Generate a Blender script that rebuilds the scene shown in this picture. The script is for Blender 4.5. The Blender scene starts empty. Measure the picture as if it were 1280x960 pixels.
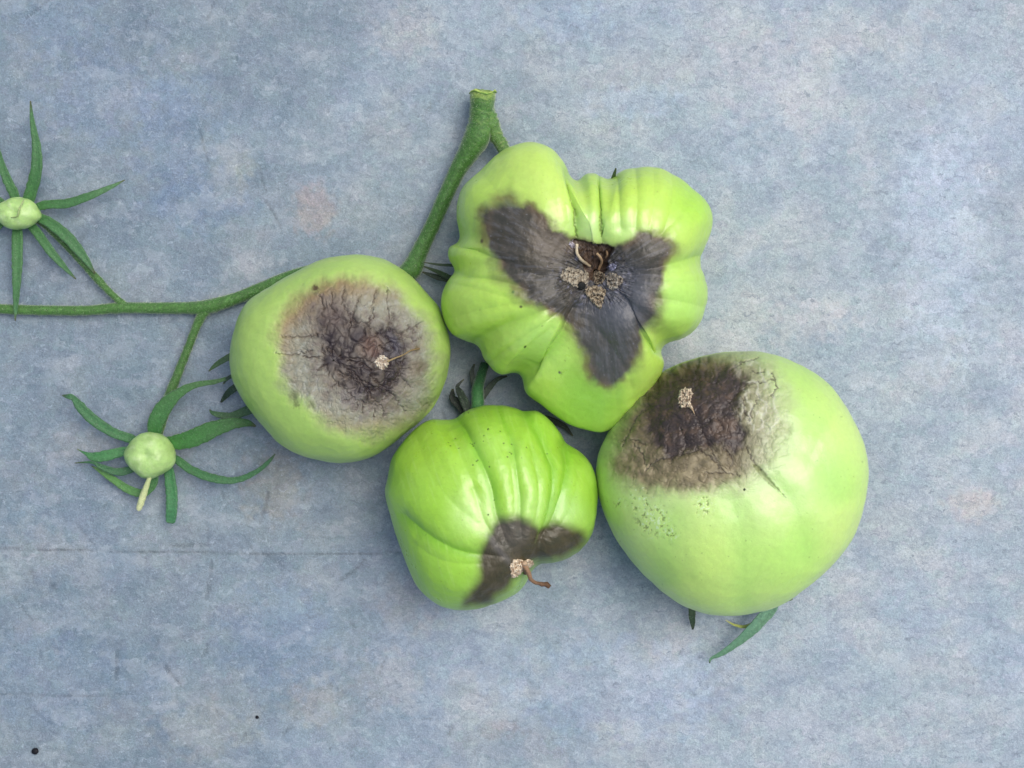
import bpy, math, random
import numpy as np
from mathutils import Vector

# ------------------------------------------------------------------ camera, sky, sun, exposure
SC = bpy.context.scene
H = 0.5                  # camera height above the slab, metres
S = 0.00025              # metres of slab per photograph pixel (photo is 1280 x 960)
cam_d = bpy.data.cameras.new("camera"); cam = bpy.data.objects.new("camera", cam_d)
SC.collection.objects.link(cam); SC.camera = cam
cam.location = (0, 0, H); cam.rotation_euler = (0, 0, 0)
cam_d.sensor_width = 36; cam_d.lens = 36 * H / (1280 * S)
cam_d.clip_start = 0.01; cam_d.clip_end = 50

SUN_DIR = Vector((0.38, 0.22, 0.90)).normalized()
world = bpy.data.worlds.new("World"); SC.world = world; world.use_nodes = True
wn = world.node_tree.nodes; wl = world.node_tree.links
sky = wn.new("ShaderNodeTexSky"); sky.sky_type = 'NISHITA'; sky.sun_disc = False
sky.sun_elevation = math.asin(SUN_DIR.z); sky.sun_rotation = math.atan2(SUN_DIR.x, SUN_DIR.y)
sky.air_density = 1.0; sky.dust_density = 4.0; sky.ozone_density = 1.0
wl.new(sky.outputs[0], wn["Background"].inputs[0]); wn["Background"].inputs[1].default_value = 0.115
sun_d = bpy.data.lights.new("sun", 'SUN'); sun_d.energy = 1.25; sun_d.angle = math.radians(44)
sun_d.color = (1.0, 0.985, 0.95)
sun = bpy.data.objects.new("sun", sun_d); SC.collection.objects.link(sun)
sun.rotation_euler = SUN_DIR.to_track_quat('Z', 'Y').to_euler(); sun.location = SUN_DIR * 2
SC.view_settings.view_transform = 'Standard'; SC.view_settings.look = 'None'
SC.view_settings.gamma = 1; SC.view_settings.exposure = 0.60

# ------------------------------------------------------------------ helpers
C = SC.collection
def lin(c):
    c = np.asarray(c, float) / 255.0
    return np.where(c <= 0.04045, c / 12.92, ((c + 0.055) / 1.055) ** 2.4)
def W(px, py, z):        # a place z metres above the slab, read off the photograph
    k = (H - z) / H
    return Vector(((px - 640) * S * k, (480 - py) * S * k, z))
def sstep(a, b, x):
    t = np.clip((x - a) / (b - a), 0, 1); return t * t * (3 - 2 * t)
_rng = np.random.default_rng(7)
_perm = _rng.permutation(256); _perm = np.concatenate([_perm, _perm, _perm])
_grad = _rng.normal(size=(256, 3)); _grad /= np.linalg.norm(_grad, axis=1)[:, None]
def noise(p):            # gradient noise, about -0.6..0.6
    p = np.asarray(p, float); i = np.floor(p).astype(int); f = p - i
    u = f * f * f * (f * (f * 6 - 15) + 10); i &= 255
    out = 0
    for dx in (0, 1):
        for dy in (0, 1):
            for dz in (0, 1):
                h = _perm[_perm[_perm[i[:, 0] + dx] + i[:, 1] + dy] + i[:, 2] + dz]
                g = _grad[h]
                d = (g * (f - np.array([dx, dy, dz]))).sum(1)
                w = (u[:, 0] if dx else 1 - u[:, 0]) * (u[:, 1] if dy else 1 - u[:, 1]) * (u[:, 2] if dz else 1 - u[:, 2])
                out = out + d * w
    return out
def fbm(p, o=4, g=0.5):
    a = 1; s = 0; p = np.asarray(p, float)
    for k in range(o):
        s = s + a * noise(p + 17.3 * k); a *= g; p = p * 2.03
    return s
def n2(x, y, f, o=3, seed=0.0, g=0.5):
    return fbm(np.stack([x * f + seed, y * f - seed * 1.7, np.full_like(x, seed)], 1), o, g)
def catmull(pts, n=4, closed=False):
    P = np.asarray(pts, float); m = len(P); out = []
    rng = range(m) if closed else range(m - 1)
    for i in rng:
        if closed: a, b, c, d = P[(i-1) % m], P[i], P[(i+1) % m], P[(i+2) % m]
        else: a, b, c, d = P[max(i-1, 0)], P[i], P[i+1], P[min(i+2, m-1)]
        for k in range(n):
            t = k / n
            out.append(0.5 * ((2*b) + (c-a)*t + (2*a-5*b+4*c-d)*t*t + (3*b-a-3*c+d)*t**3))
    if not closed: out.append(P[-1])
    return np.array(out)
def pdist(x, y, pts, closed=False, reach=None):
    """distance to a polyline, and the fraction along it"""
    P = np.asarray(pts, float); D = np.full(x.shape, 1e9); T = np.zeros(x.shape)
    if reach is not None:
        idx = np.where((x > P[:, 0].min()-reach) & (x < P[:, 0].max()+reach) & (y > P[:, 1].min()-reach) & (y < P[:, 1].max()+reach))[0]
    else: idx = np.arange(len(x))
    xs, ys = x[idx], y[idx]; d = D[idx]; tt = T[idx]
    n = len(P); m = n if closed else n - 1
    for i in range(m):
        a = P[i]; b = P[(i+1) % n]; ab = b - a; L = (ab**2).sum() + 1e-9
        t = np.clip(((xs-a[0])*ab[0] + (ys-a[1])*ab[1]) / L, 0, 1)
        q = np.hypot(xs-a[0]-t*ab[0], ys-a[1]-t*ab[1]); w = q < d
        d = np.where(w, q, d); tt = np.where(w, (i+t)/m, tt)
    D[idx] = d; T[idx] = tt
    return D, T
def sdist(x, y, pts):    # signed distance to a closed polygon, positive inside
    P = np.asarray(pts, float); D, _ = pdist(x, y, P, True); ins = np.zeros(x.shape, bool); n = len(P)
    for i in range(n):
        a, b = P[i], P[(i+1) % n]
        c = (a[1] > y) != (b[1] > y)
        ins ^= c & (x < (b[0]-a[0]) * (y-a[1]) / (b[1]-a[1] + 1e-12) + a[0])
    return np.where(ins, D, -D)
def voro(x, y, cell, seed):
    gx = np.floor(x/cell).astype(int); gy = np.floor(y/cell).astype(int)
    f1 = np.full(x.shape, 1e9); f2 = f1.copy()
    for dx in (-1, 0, 1):
        for dy in (-1, 0, 1):
            cx, cy = gx+dx, gy+dy
            h = np.sin(cx*127.1 + cy*311.7 + seed) * 43758.5453; h2 = np.sin(cx*269.5 + cy*183.3 + seed) * 24634.633
            jx = (cx + h - np.floor(h)) * cell; jy = (cy + h2 - np.floor(h2)) * cell
            d = np.hypot(x-jx, y-jy)
            f2 = np.minimum(f2, np.maximum(f1, d)); f1 = np.minimum(f1, d)
    return f2 - f1
def crop(o, s, pts): return [(o[0] + p[0]/s, o[1] + p[1]/s) + tuple(p[2:]) for p in pts]

def mesh_obj(name, V, F, mat, parent=None, col=None, rough=None, smooth=True):
    me = bpy.data.meshes.new(name); V = np.asarray(V, np.float32)
    if isinstance(F, np.ndarray):
        me.vertices.add(len(V)); me.vertices.foreach_set("co", V.ravel())
        k = F.shape[1]; me.loops.add(F.size); me.loops.foreach_set("vertex_index", F.ravel().astype(np.int32))
        me.polygons.add(len(F)); me.polygons.foreach_set("loop_start", np.arange(0, F.size, k, dtype=np.int32))
        me.polygons.foreach_set("loop_total", np.full(len(F), k, np.int32)); me.update(calc_edges=True)
    else:
        me.from_pydata([tuple(v) for v in V], [], F); me.update()
    me.polygons.foreach_set("use_smooth", [smooth] * len(me.polygons))
    if col is not None:
        a = me.attributes.new("tint", 'FLOAT_COLOR', 'POINT')
        a.data.foreach_set("color", np.concatenate([col, np.ones((len(col), 1))], 1).astype(np.float32).ravel())
    if rough is not None:
        a = me.attributes.new("gloss", 'FLOAT', 'POINT'); a.data.foreach_set("value", rough.astype(np.float32))
    me.materials.append(mat)
    o = bpy.data.objects.new(name, me); C.objects.link(o)
    if parent:
        o.parent = parent; o.location = -parent.location
    return o
def thing(name, label, cat, loc, group=None):
    o = bpy.data.objects.new(name, None); C.objects.link(o); o.location = loc; o.empty_display_size = 0.01
    o['label'] = label; o['category'] = cat
    if group: o['group'] = group
    return o

# ------------------------------------------------------------------ materials
def nodes(name):
    m = bpy.data.materials.new(name); m.use_nodes = True
    return m, m.node_tree.nodes, m.node_tree.links, m.node_tree.nodes["Principled BSDF"]
def N(nt, kind, **kw):
    n = nt.new(kind)
    for k, v in kw.items(): setattr(n, k, v)
    return n
def noise_tex(nt, L, co, scale, detail=4, rough=0.55):
    n = nt.new("ShaderNodeTexNoise"); n.inputs["Scale"].default_value = scale
    n.inputs["Detail"].default_value = detail; n.inputs["Roughness"].default_value = rough
    L.new(co, n.inputs["Vector"]); return n
def ramp(nt, L, fac, stops):
    r = nt.new("ShaderNodeValToRGB"); L.new(fac, r.inputs[0]); e = r.color_ramp.elements
    while len(e) < len(stops): e.new(0.5)
    for el, (p, c) in zip(e, stops):
        el.position = p; el.color = tuple(c) + (1,) if hasattr(c, '__len__') else (c, c, c, 1)
    return r
def mix(nt, L, fac, a, b, mode='MIX'):
    m = nt.new("ShaderNodeMix"); m.data_type = 'RGBA'; m.blend_type = mode
    for s, v in ((0, fac), (6, a), (7, b)):
        if isinstance(v, (float, int)): m.inputs[s].default_value = v
        elif isinstance(v, tuple): m.inputs[s].default_value = v + (1,)
        else: L.new(v, m.inputs[s])
    return m.outputs[2]
def mixfac(nt, L, s, k):
    m = nt.new("ShaderNodeMath"); m.operation = 'MULTIPLY'; L.new(s, m.inputs[0]); m.inputs[1].default_value = k; return m.outputs[0]
def tinted(name, sss=0.0, spec=0.5, bump_scale=2500, bump=0.1, mottle=0.12, mottle_scale=900, sheen=0.0, rmul=1.0, coat=0.0, fleck=None):
    m, nt, L, b = nodes(name)
    co = nt.new("ShaderNodeTexCoord").outputs["Object"]
    at = N(nt, "ShaderNodeAttribute", attribute_name="tint"); gl = N(nt, "ShaderNodeAttribute", attribute_name="gloss")
    n1 = noise_tex(nt, L, co, mottle_scale, 4, 0.65)
    r1 = ramp(nt, L, n1.outputs[0], [(0.25, 1 - mottle), (0.75, 1 + mottle)])
    c = mix(nt, L, 1.0, at.outputs["Color"], r1.outputs[0], 'MULTIPLY')
    if fleck:
        nf = noise_tex(nt, L, co, 2300, 2, 0.6); c = mix(nt, L, mixfac(nt, L, ramp(nt, L, nf.outputs[0], [(0.60, 0.0), (0.70, 1.0)]).outputs[0], .55), c, fleck)
    rn = noise_tex(nt, L, co, 230, 5, 0.65); ra = nt.new("ShaderNodeMath"); ra.operation = 'MULTIPLY_ADD'; L.new(rn.outputs[0], ra.inputs[0]); ra.inputs[1].default_value = .28; rs = nt.new("ShaderNodeMath"); rs.operation = 'SUBTRACT'; L.new(gl.outputs["Fac"], rs.inputs[0]); rs.inputs[1].default_value = .14; L.new(rs.outputs[0], ra.inputs[2])
    L.new(c, b.inputs["Base Color"]); L.new(ra.outputs[0], b.inputs["Roughness"])
    b.inputs["Specular IOR Level"].default_value = spec
    if sss:
        sg = nt.new("ShaderNodeSeparateColor"); L.new(at.outputs["Color"], sg.inputs[0]); ms = nt.new("ShaderNodeMath"); ms.operation = 'MULTIPLY'; ms.use_clamp = True
        mx_ = nt.new("ShaderNodeMath"); mx_.operation = 'SUBTRACT'; mx_.use_clamp = True; L.new(sg.outputs[1], mx_.inputs[0]); mx_.inputs[1].default_value = 0.18
        L.new(mx_.outputs[0], ms.inputs[0]); ms.inputs[1].default_value = sss * 2.4; L.new(ms.outputs[0], b.inputs["Subsurface Weight"])
        sp_ = noise_tex(nt, L, co, 3800, 2, 0.7); c = mix(nt, L, 1.0, c, ramp(nt, L, sp_.outputs[0], [(0.28, .88), (0.5, 1.0), (0.72, 1.12)]).outputs[0], 'MULTIPLY')
        pr = noise_tex(nt, L, co, 1900, 1, 0.5); c = mix(nt, L, mixfac(nt, L, ramp(nt, L, pr.outputs[0], [(0.70, 0.0), (0.75, 1.0)]).outputs[0], .3), c, (.16, .26, .05))
        b.inputs["Subsurface Radius"].default_value = (0.6, 1.0, 0.25); b.inputs["Subsurface Scale"].default_value = 0.0025
    if sheen: b.inputs["Sheen Weight"].default_value = sheen; b.inputs["Sheen Roughness"].default_value = 0.4
    if coat:
        m3 = nt.new("ShaderNodeMath"); m3.operation = 'MULTIPLY'; m3.use_clamp = True; L.new(mx_.outputs[0], m3.inputs[0]); m3.inputs[1].default_value = 1.4
        L.new(mixfac(nt, L, m3.outputs[0], coat), b.inputs["Coat Weight"])
        m4 = nt.new("ShaderNodeMath"); m4.operation = 'MULTIPLY_ADD'; L.new(m3.outputs[0], m4.inputs[0]); m4.inputs[1].default_value = .45*spec; m4.inputs[2].default_value = .75*spec; L.new(m4.outputs[0], b.inputs["Specular IOR Level"])
        b.inputs["Coat Roughness"].default_value = 0.25
    n2_ = noise_tex(nt, L, co, bump_scale, 5, 0.6)
    bp = nt.new("ShaderNodeBump"); bp.inputs["Strength"].default_value = bump; bp.inputs["Distance"].default_value = 0.0004
    L.new(n2_.outputs[0], bp.inputs["Height"]); L.new(bp.outputs[0], b.inputs["Normal"])
    return m
M_SKIN = tinted("tomato_skin", sss=0.38, spec=0.55, bump_scale=1500, bump=0.20, mottle=0.06, mottle_scale=700, coat=0.4)
M_SCAR = tinted("corky_scar", spec=0.2, bump_scale=3500, bump=0.4, mottle=0.18, mottle_scale=2600)
M_LEAF = tinted("sepal_green", sss=0.0, spec=0.4, bump_scale=1800, bump=0.6, mottle=0.32, mottle_scale=1100, sheen=0.35, fleck=(.16, .27, .15))
M_HAIR = tinted("plant_hair", spec=0.3, bump=0.0)
M_STEM = tinted("stem_green", sss=0.0, spec=0.4, bump_scale=1800, bump=0.8, mottle=0.42, mottle_scale=1300, sheen=0.45, fleck=(.22, .32, .13))
M_FRUIT = tinted("fruitlet_skin", sss=0.3, spec=0.5, bump_scale=1800, bump=0.25, mottle=0.10, mottle_scale=1400)

# ------------------------------------------------------------------ the slab
def build_slab():
    def axis(lo, hi, n, out):
        core = np.linspace(lo, hi, n); step = 1.5 ** np.arange(1, 15) * 4
        a = [lo - s for s in np.cumsum(step) if s < 9e9][::-1]; b = [hi + s for s in np.cumsum(step)]
        return np.array([v for v in a if v > -out] + list(core) + [v for v in b if v < out + 1280])
    xs = axis(-60, 1340, 561, 5000); ys = axis(-60, 1020, 433, 5000)
    X, Y = np.meshgrid(xs, ys); nx, ny = len(xs), len(ys); x, y = X.ravel(), Y.ravel()
    base = lin((141, 155, 163)); col = np.tile(base, (len(x), 1))
    def blend(mask, c):
        nonlocal col
        c = lin(c); m = np.clip(mask, 0, 1)[:, None]; col = col * (1 - m) + c * m
    n_a = n2(x, y, 1/210, 3, 3.1); n_b = n2(x, y, 1/150, 3, 9.4); n_c = n2(x, y, 1/60, 4, 5.5)
    blend(sstep(0.0, 0.45, n_a) * 0.3, (136, 152, 174))
    blend(sstep(0.05, 0.5, n_b) * 0.3, (166, 167, 165))
    blend(sstep(0.02, 0.4, n_c) * 0.45, (162, 167, 168))
    blend(sstep(0.05, 0.45, -n_c) * 0.45, (122, 138, 152))
    warp = n2(x, y, 1/25, 3, 2.2) * 14
    for (bx, by, rx, ry, c, a) in [
        (345, 605, 42, 48, (176, 164, 148), .6), (392, 262, 28, 34, (186, 160, 150), .55), (1215, 628, 34, 22, (180, 164, 152), .4),
        (505, 42, 44, 34, (184, 178, 172), .4), (285, 232, 26, 24, (192, 186, 172), .5), (300, 205, 20, 18, (188, 184, 170), .5),
        (220, 175, 60, 90, (134, 154, 184), .3), (250, 250, 70, 40, (140, 160, 188), .3), (312, 330, 34, 22, (196, 192, 192), .45),
        (60, 850, 120, 70, (130, 150, 176), .3), (350, 800, 80, 70, (134, 154, 184), .3), (770, 860, 150, 70, (148, 165, 190), .35),
        (390, 880, 40, 30, (186, 172, 152), .35), (255, 910, 70, 40, (186, 178, 164), .4), (490, 850, 50, 40, (178, 168, 156), .3),
        (1010, 400, 60, 30, (196, 188, 184), .4), (960, 110, 70, 60, (186, 182, 184), .35), (700, 20, 60, 30, (142, 160, 186), .3),
        (790, 125, 60, 25, (148, 166, 192), .3), (1070, 40, 120, 30, (178, 174, 170), .35), (510, 750, 40, 40, (166, 150, 138), .3),
        (902, 860, 14, 60, (140, 144, 152), .4), (765, 885, 16, 40, (144, 148, 156), .4), (630, 912, 30, 12, (162, 146, 136), .35),
        (40, 700, 60, 50, (182, 180, 176), .45), (100, 560, 50, 30, (180, 168, 158), .35), (1180, 300, 60, 160, (186, 196, 208), .35),
        (1000, 900, 90, 50, (160, 162, 168), .3), (200, 640, 60, 50, (176, 178, 176), .35), (130, 120, 90, 60, (150, 162, 186), .4),
        (900, 440, 80, 40, (196, 190, 190), .3), (70, 30, 70, 40, (132, 154, 186), .25)]:
        d = np.hypot((x-bx)/rx, (y-by)/ry) + warp/24 + n2(x, y, 1/11, 3, bx*.01)*.7
        blend(sstep(1.2, 0.45, d) * a * .9, (c[0]-6, c[1]-2, c[2]))
    # light falloff towards the left painted into the colour, along with some staining
    falloff_stain = sstep(900, 150, x + n_a*300)
    col *= 1 - falloff_stain[:, None] * np.array([.41, .36, .33])
    # a long scratch and some short ones
    scr = [([(-60, 684), (100, 688), (260, 691), (400, 693), (520, 690), (640, 684)], .3, .75), ([(-60, 868), (20, 868), (110, 870), (170, 866)], .3, .5),
           ([(650, 345), (700, 330), (760, 320)], .8, .0), ([(980, 310), (1040, 296), (1060, 300)], .7, .2)]
    rr = random.Random(5)
    for k in range(170):
        sx, sy = rr.uniform(-40, 700), rr.uniform(540, 1000)
        if rr.random() < .4: sx, sy = rr.uniform(0, 560), rr.uniform(0, 1000)
        a = rr.choice([rr.gauss(1.15, .25), rr.gauss(2.2, .5)]); l = rr.choice([rr.uniform(4, 12), rr.uniform(10, 50)])
        scr.append(([(sx, sy), (sx+math.cos(a)*l*.5+rr.uniform(-2, 2), sy-math.sin(a)*l*.5), (sx+math.cos(a)*l, sy-math.sin(a)*l)], rr.uniform(.1, 1.6), .5*rr.random()**2.2 + .05))
    z = np.zeros_like(x)
    for pts, w, a in scr:
        D, T = pdist(x, y, catmull(pts, 3), reach=14)
        m = np.exp(-(D/(w+1.0))**2) * (.5 + .5*sstep(-.2, .3, n2(x, y, 1/9, 2, 70.)) if len(pts) > 3 else 1)
        col *= (1 - a * m * .8)[:, None]; z -= 0.00008 * m
    inside = sstep(80, 0, np.maximum(np.abs(x-640)-640, np.abs(y-480)-480))
    z += (0.00022 * n2(x, y, 1/45, 3, 8.8) + 0.00006 * n2(x, y, 1/12, 3, 1.8)) * inside - 0.0003
    V = np.stack([(x-640)*S, (480-y)*S, z], 1)
    I = np.arange(nx*ny).reshape(ny, nx)
    F = np.stack([I[:-1, :-1].ravel(), I[1:, :-1].ravel(), I[1:, 1:].ravel(), I[:-1, 1:].ravel()], 1)
    # rim and underside so the slab has thickness
    rim = np.concatenate([I[0, :-1], I[:-1, -1], I[-1, :0:-1], I[:0:-1, 0]])
    Vb = V[rim].copy(); Vb[:, 2] = -0.03; n0 = len(V); m = len(rim)
    V = np.concatenate([V, Vb]); col = np.concatenate([col, col[rim]])
    k = np.arange(m); k2 = (k+1) % m
    F = np.concatenate([F, np.stack([rim[k], rim[k2], n0+k2, n0+k], 1)])
    mt, nt, L, b = nodes("worn_slab")
    co = nt.new("ShaderNodeTexCoord").outputs["Object"]
    at = N(nt, "ShaderNodeAttribute", attribute_name="tint")
    def mapped(src, rot, sc):
        mp = nt.new("ShaderNodeMapping"); L.new(src, mp.inputs[0]); mp.inputs["Rotation"].default_value = (0, 0, rot); mp.inputs["Scale"].default_value = sc; return mp.outputs[0]
    def warped(scale, amt):
        w = noise_tex(nt, L, co, scale, 4, 0.6); sub = nt.new("ShaderNodeVectorMath"); sub.operation = 'SUBTRACT'; L.new(w.outputs["Color"], sub.inputs[0]); sub.inputs[1].default_value = (.5, .5, .5)
        sc = nt.new("ShaderNodeVectorMath"); sc.operation = 'SCALE'; L.new(sub.outputs[0], sc.inputs[0]); sc.inputs["Scale"].default_value = amt
        ad = nt.new("ShaderNodeVectorMath"); ad.operation = 'ADD'; L.new(co, ad.inputs[0]); L.new(sc.outputs[0], ad.inputs[1]); return ad.outputs[0]
    def cells(vec, scale):
        v = nt.new("ShaderNodeTexVoronoi"); v.inputs["Scale"].default_value = scale; L.new(vec, v.inputs["Vector"])
        sp = nt.new("ShaderNodeSeparateColor"); L.new(v.outputs["Color"], sp.inputs[0]); return sp.outputs
    w1 = warped(170, .016); w2 = warped(520, .005)
    c1 = cells(mapped(w1, .6, (1, 1.6, 1)), 80); c2 = cells(mapped(w2, -.5, (1, 1.5, 1)), 240); c3 = cells(w2, 900)
    fine = noise_tex(nt, L, co, 2100, 2, 0.8); mid = noise_tex(nt, L, co, 480, 4, 0.7)
    c = at.outputs["Color"]
    c = mix(nt, L, 1.0, c, ramp(nt, L, c1[0], [(0.0, (.91, .925, .94)), (1.0, (1.07, 1.06, 1.045))]).outputs[0], 'MULTIPLY')
    c = mix(nt, L, 1.0, c, ramp(nt, L, c2[0], [(0.0, (.93, .945, .955)), (0.7, (1.01, 1.01, 1.0)), (1.0, (1.09, 1.075, 1.06))]).outputs[0], 'MULTIPLY')
    c = mix(nt, L, 1.0, c, ramp(nt, L, c3[0], [(0.0, (.90, .91, .92)), (0.5, (1, 1, 1)), (1.0, (1.12, 1.10, 1.09))]).outputs[0], 'MULTIPLY')
    c = mix(nt, L, 1.0, c, ramp(nt, L, c2[1], [(0.0, (1.035, .99, 1.02)), (1.0, (.965, 1.01, .99))]).outputs[0], 'MULTIPLY')
    c = mix(nt, L, 1.0, c, ramp(nt, L, mid.outputs[0], [(0.3, .92), (0.5, 1.0), (0.7, 1.08)]).outputs[0], 'MULTIPLY')
    c = mix(nt, L, 1.0, c, ramp(nt, L, fine.outputs[0], [(0.28, .80), (0.5, 1.0), (0.72, 1.24)]).outputs[0], 'MULTIPLY')
    # flaked patches with crisp ragged edges: paler skin left standing, darker where it has worn through
    for sc_, seed_, lo, hi, colr, k in ((70, .3, .56, .585, (.38, .42, .45), .20), (120, 1.7, .60, .62, (.38, .43, .47), .22), (95, -1.1, .575, .60, (.20, .245, .30), .20), (230, .9, .62, .64, (.18, .22, .27), .28), (260, 2.6, .62, .64, (.44, .50, .56), .25)):
        t = noise_tex(nt, L, mapped(w2, seed_, (1, 1.7, 1)), sc_, 5, 0.68)
        m_ = ramp(nt, L, t.outputs[0], [(lo, 0.0), (hi, 1.0)]); c = mix(nt, L, mixfac(nt, L, m_.outputs[0], k), c, colr)
    for rot, sc, lo, dark, k in ((.55, (1, 6, 1), 130, True, .6), (-1.0, (1, 6, 1), 160, True, .5), (1.9, (1, 5, 1), 210, True, .6), (.2, (1, 5, 1), 300, False, .3), (2.4, (1, 5, 1), 380, False, .3), (1.2, (1, 2, 1), 520, True, .6)):
        t = noise_tex(nt, L, mapped(w2, rot, sc), lo, 3, 0.55)
        m_ = ramp(nt, L, t.outputs[0], [(0.315, 1.0), (0.345, 0.0)] if dark else [(0.655, 0.0), (0.69, 1.0)])
        c = mix(nt, L, mixfac(nt, L, m_.outputs[0], k), c, (0.13, 0.165, 0.205) if dark else (0.48, 0.56, 0.63))
    L.new(c, b.inputs["Base Color"]); b.inputs["Roughness"].default_value = 0.5; b.inputs["Specular IOR Level"].default_value = 0.45
    def madd(a_, b_, k):
        h = nt.new("ShaderNodeMath"); h.operation = 'MULTIPLY_ADD'; L.new(b_, h.inputs[0]); h.inputs[1].default_value = k; L.new(a_, h.inputs[2]); return h.outputs[0]
    hh = madd(madd(madd(mid.outputs[0], fine.outputs[0], .5), c2[0], .35), c3[0], .3)
    bp = nt.new("ShaderNodeBump"); bp.inputs["Strength"].default_value = 0.45; bp.inputs["Distance"].default_value = 0.0005
    L.new(hh, bp.inputs["Height"]); L.new(bp.outputs[0], b.inputs["Normal"])
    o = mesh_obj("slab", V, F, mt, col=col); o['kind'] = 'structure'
    o['label'] = 'worn blue grey slab with faint tan stains and scratches'
build_slab()

# ------------------------------------------------------------------ tomato bodies
class Body: pass
LOW = 0.68     # the stem side of each fruit is flatter than the blossom side
def tomato_body(root_name, label, outline, centre, hz, paint, a=0.85, b=0.95, lift=0.0, mfun=None, zfun=None, nth=760, ntop=250, nbot=70, ground=0.0):
    ze = (hz*LOW + lift) * S * 0.95                      # height of the widest ring, metres
    k = (H - ze) / H; u = S * k                       # metres per photo pixel at that height
    P = catmull(outline, 6, True); ang = np.arctan2(-(P[:, 1]-centre[1]), P[:, 0]-centre[0]); R = np.hypot(P[:, 0]-centre[0], P[:, 1]-centre[1])
    o = np.argsort(ang); ang, R = ang[o], R[o]
    th = np.linspace(-math.pi, math.pi, nth, endpoint=False)
    Rt = np.interp(th, ang, R, period=2*math.pi)
    ker = np.exp(-np.linspace(-2, 2, 7)**2); ker /= ker.sum()
    Rt = np.convolve(np.concatenate([Rt[-3:], Rt, Rt[:3]]), ker, 'valid')
    ph = np.concatenate([np.linspace(90, 0, ntop, endpoint=False), np.linspace(0, -90, nbot)]) * math.pi/180
    ph[0] = math.radians(89.9); ph[-1] = -math.radians(89.9)
    PH, TH = np.meshgrid(ph, th, indexing='ij'); RT = np.broadcast_to(Rt, PH.shape)
    uu = np.cos(PH) ** a; zz = np.sign(np.sin(PH)) * np.abs(np.sin(PH)) ** b
    if zfun is None: zloc = hz * zz
    # lobes soften towards the pole
    Rm = Rt.mean(); RR = Rm + (RT - Rm) * (0.35 + 0.65 * np.clip(uu, 0, 1))
    RR = np.where(PH < 0, RR * (1 - 0.05*np.sin(-PH)), RR)
    X = RR * uu * np.cos(TH); Y = RR * uu * np.sin(TH)
    m = np.ones_like(uu)
    if mfun is not None: m = 1 - (1 - mfun(TH)) * np.clip(uu, 0, 1)**1.5
    Z = hz * zz * np.where(PH > 0, m, LOW)
    if zfun is not None: Z = Z + zfun(uu, TH) * np.where(PH > 0, 1, 0.5)
    sh = PH.shape
    Pn = np.stack([X, Y, Z], -1)
    def project(Q):
        wx = (centre[0]-640)*u + Q[..., 0]*u; wy = (480-centre[1])*u + Q[..., 1]*u; wz = ze + Q[..., 2]*u
        f = H / (H - wz) / S
        return 640 + wx*f, 480 - wy*f, np.stack([wx, wy, wz], -1)
    def normals(Q):
        dth = np.roll(Q, -1, 1) - np.roll(Q, 1, 1)
        dph = np.empty_like(Q); dph[1:-1] = Q[2:] - Q[:-2]; dph[0] = Q[1]-Q[0]; dph[-1] = Q[-1]-Q[-2]
        n = np.cross(dph, dth); n /= np.linalg.norm(n, axis=-1, keepdims=True) + 1e-12
        return n
    nrm = normals(Pn); 
    if (nrm[ntop//2, :, 2].mean()) < 0: nrm = -nrm
    px, py, _ = project(Pn); x, y = px.ravel(), py.ravel()
    top = sstep(-0.02, 0.10, np.sin(PH)).ravel()
    d, col, rough = paint(x, y, top, Pn.reshape(-1, 3))
    ring = sstep(89.5, 87.0, np.degrees(np.abs(PH))).ravel()   # calm right at the poles of the grid
    Pd = Pn + nrm * (d).reshape(sh)[..., None]
    _, _, Wd = project(Pd); Wd = Wd.reshape(-1, 3)
    Wd[:, 2] = np.maximum(Wd[:, 2], ground)
    nr = len(ph); I = np.arange(nr*nth).reshape(nr, nth); J = np.roll(I, -1, 1)
    F = np.stack([I[:-1].ravel(), I[1:].ravel(), J[1:].ravel(), J[:-1].ravel()], 1)
    # close the two tiny holes at the poles
    F = np.concatenate([F]); V = Wd
    root = thing(root_name, label, 'tomato', ((centre[0]-640)*u, (480-centre[1])*u, 0), 'large green tomatoes with rotten blossom ends')
    Bd = Body(); Bd.root = root
    Bd.obj = mesh_obj("fruit_body", V, F, M_SKIN, root, col=np.clip(col, 0, 1), rough=rough)
    keep = (PH.ravel() > 0.05)
    f = H / (H - V[:, 2]) / S
    Bd.sx = (640 + V[:, 0]*f)[keep]; Bd.sy = (480 - V[:, 1]*f)[keep]; Bd.sz = V[keep, 2]
    def surf(qx, qy):
        qx = np.atleast_1d(np.asarray(qx, float)); qy = np.atleast_1d(np.asarray(qy, float))
        sel = np.where((Bd.sx > qx.min()-6) & (Bd.sx < qx.max()+6) & (Bd.sy > qy.min()-6) & (Bd.sy < qy.max()+6))[0]
        if len(sel) > 9000: sel = sel[::len(sel)//9000+1]
        out = np.empty(len(qx))
        for i in range(len(qx)):
            d2 = (Bd.sx[sel]-qx[i])**2 + (Bd.sy[sel]-qy[i])**2
            w = 1/(d2+0.3); q = np.argpartition(d2, 6)[:6]
            out[i] = (Bd.sz[sel][q]*w[q]).sum()/w[q].sum()
        return out
    Bd.surf = surf
    return Bd

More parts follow.
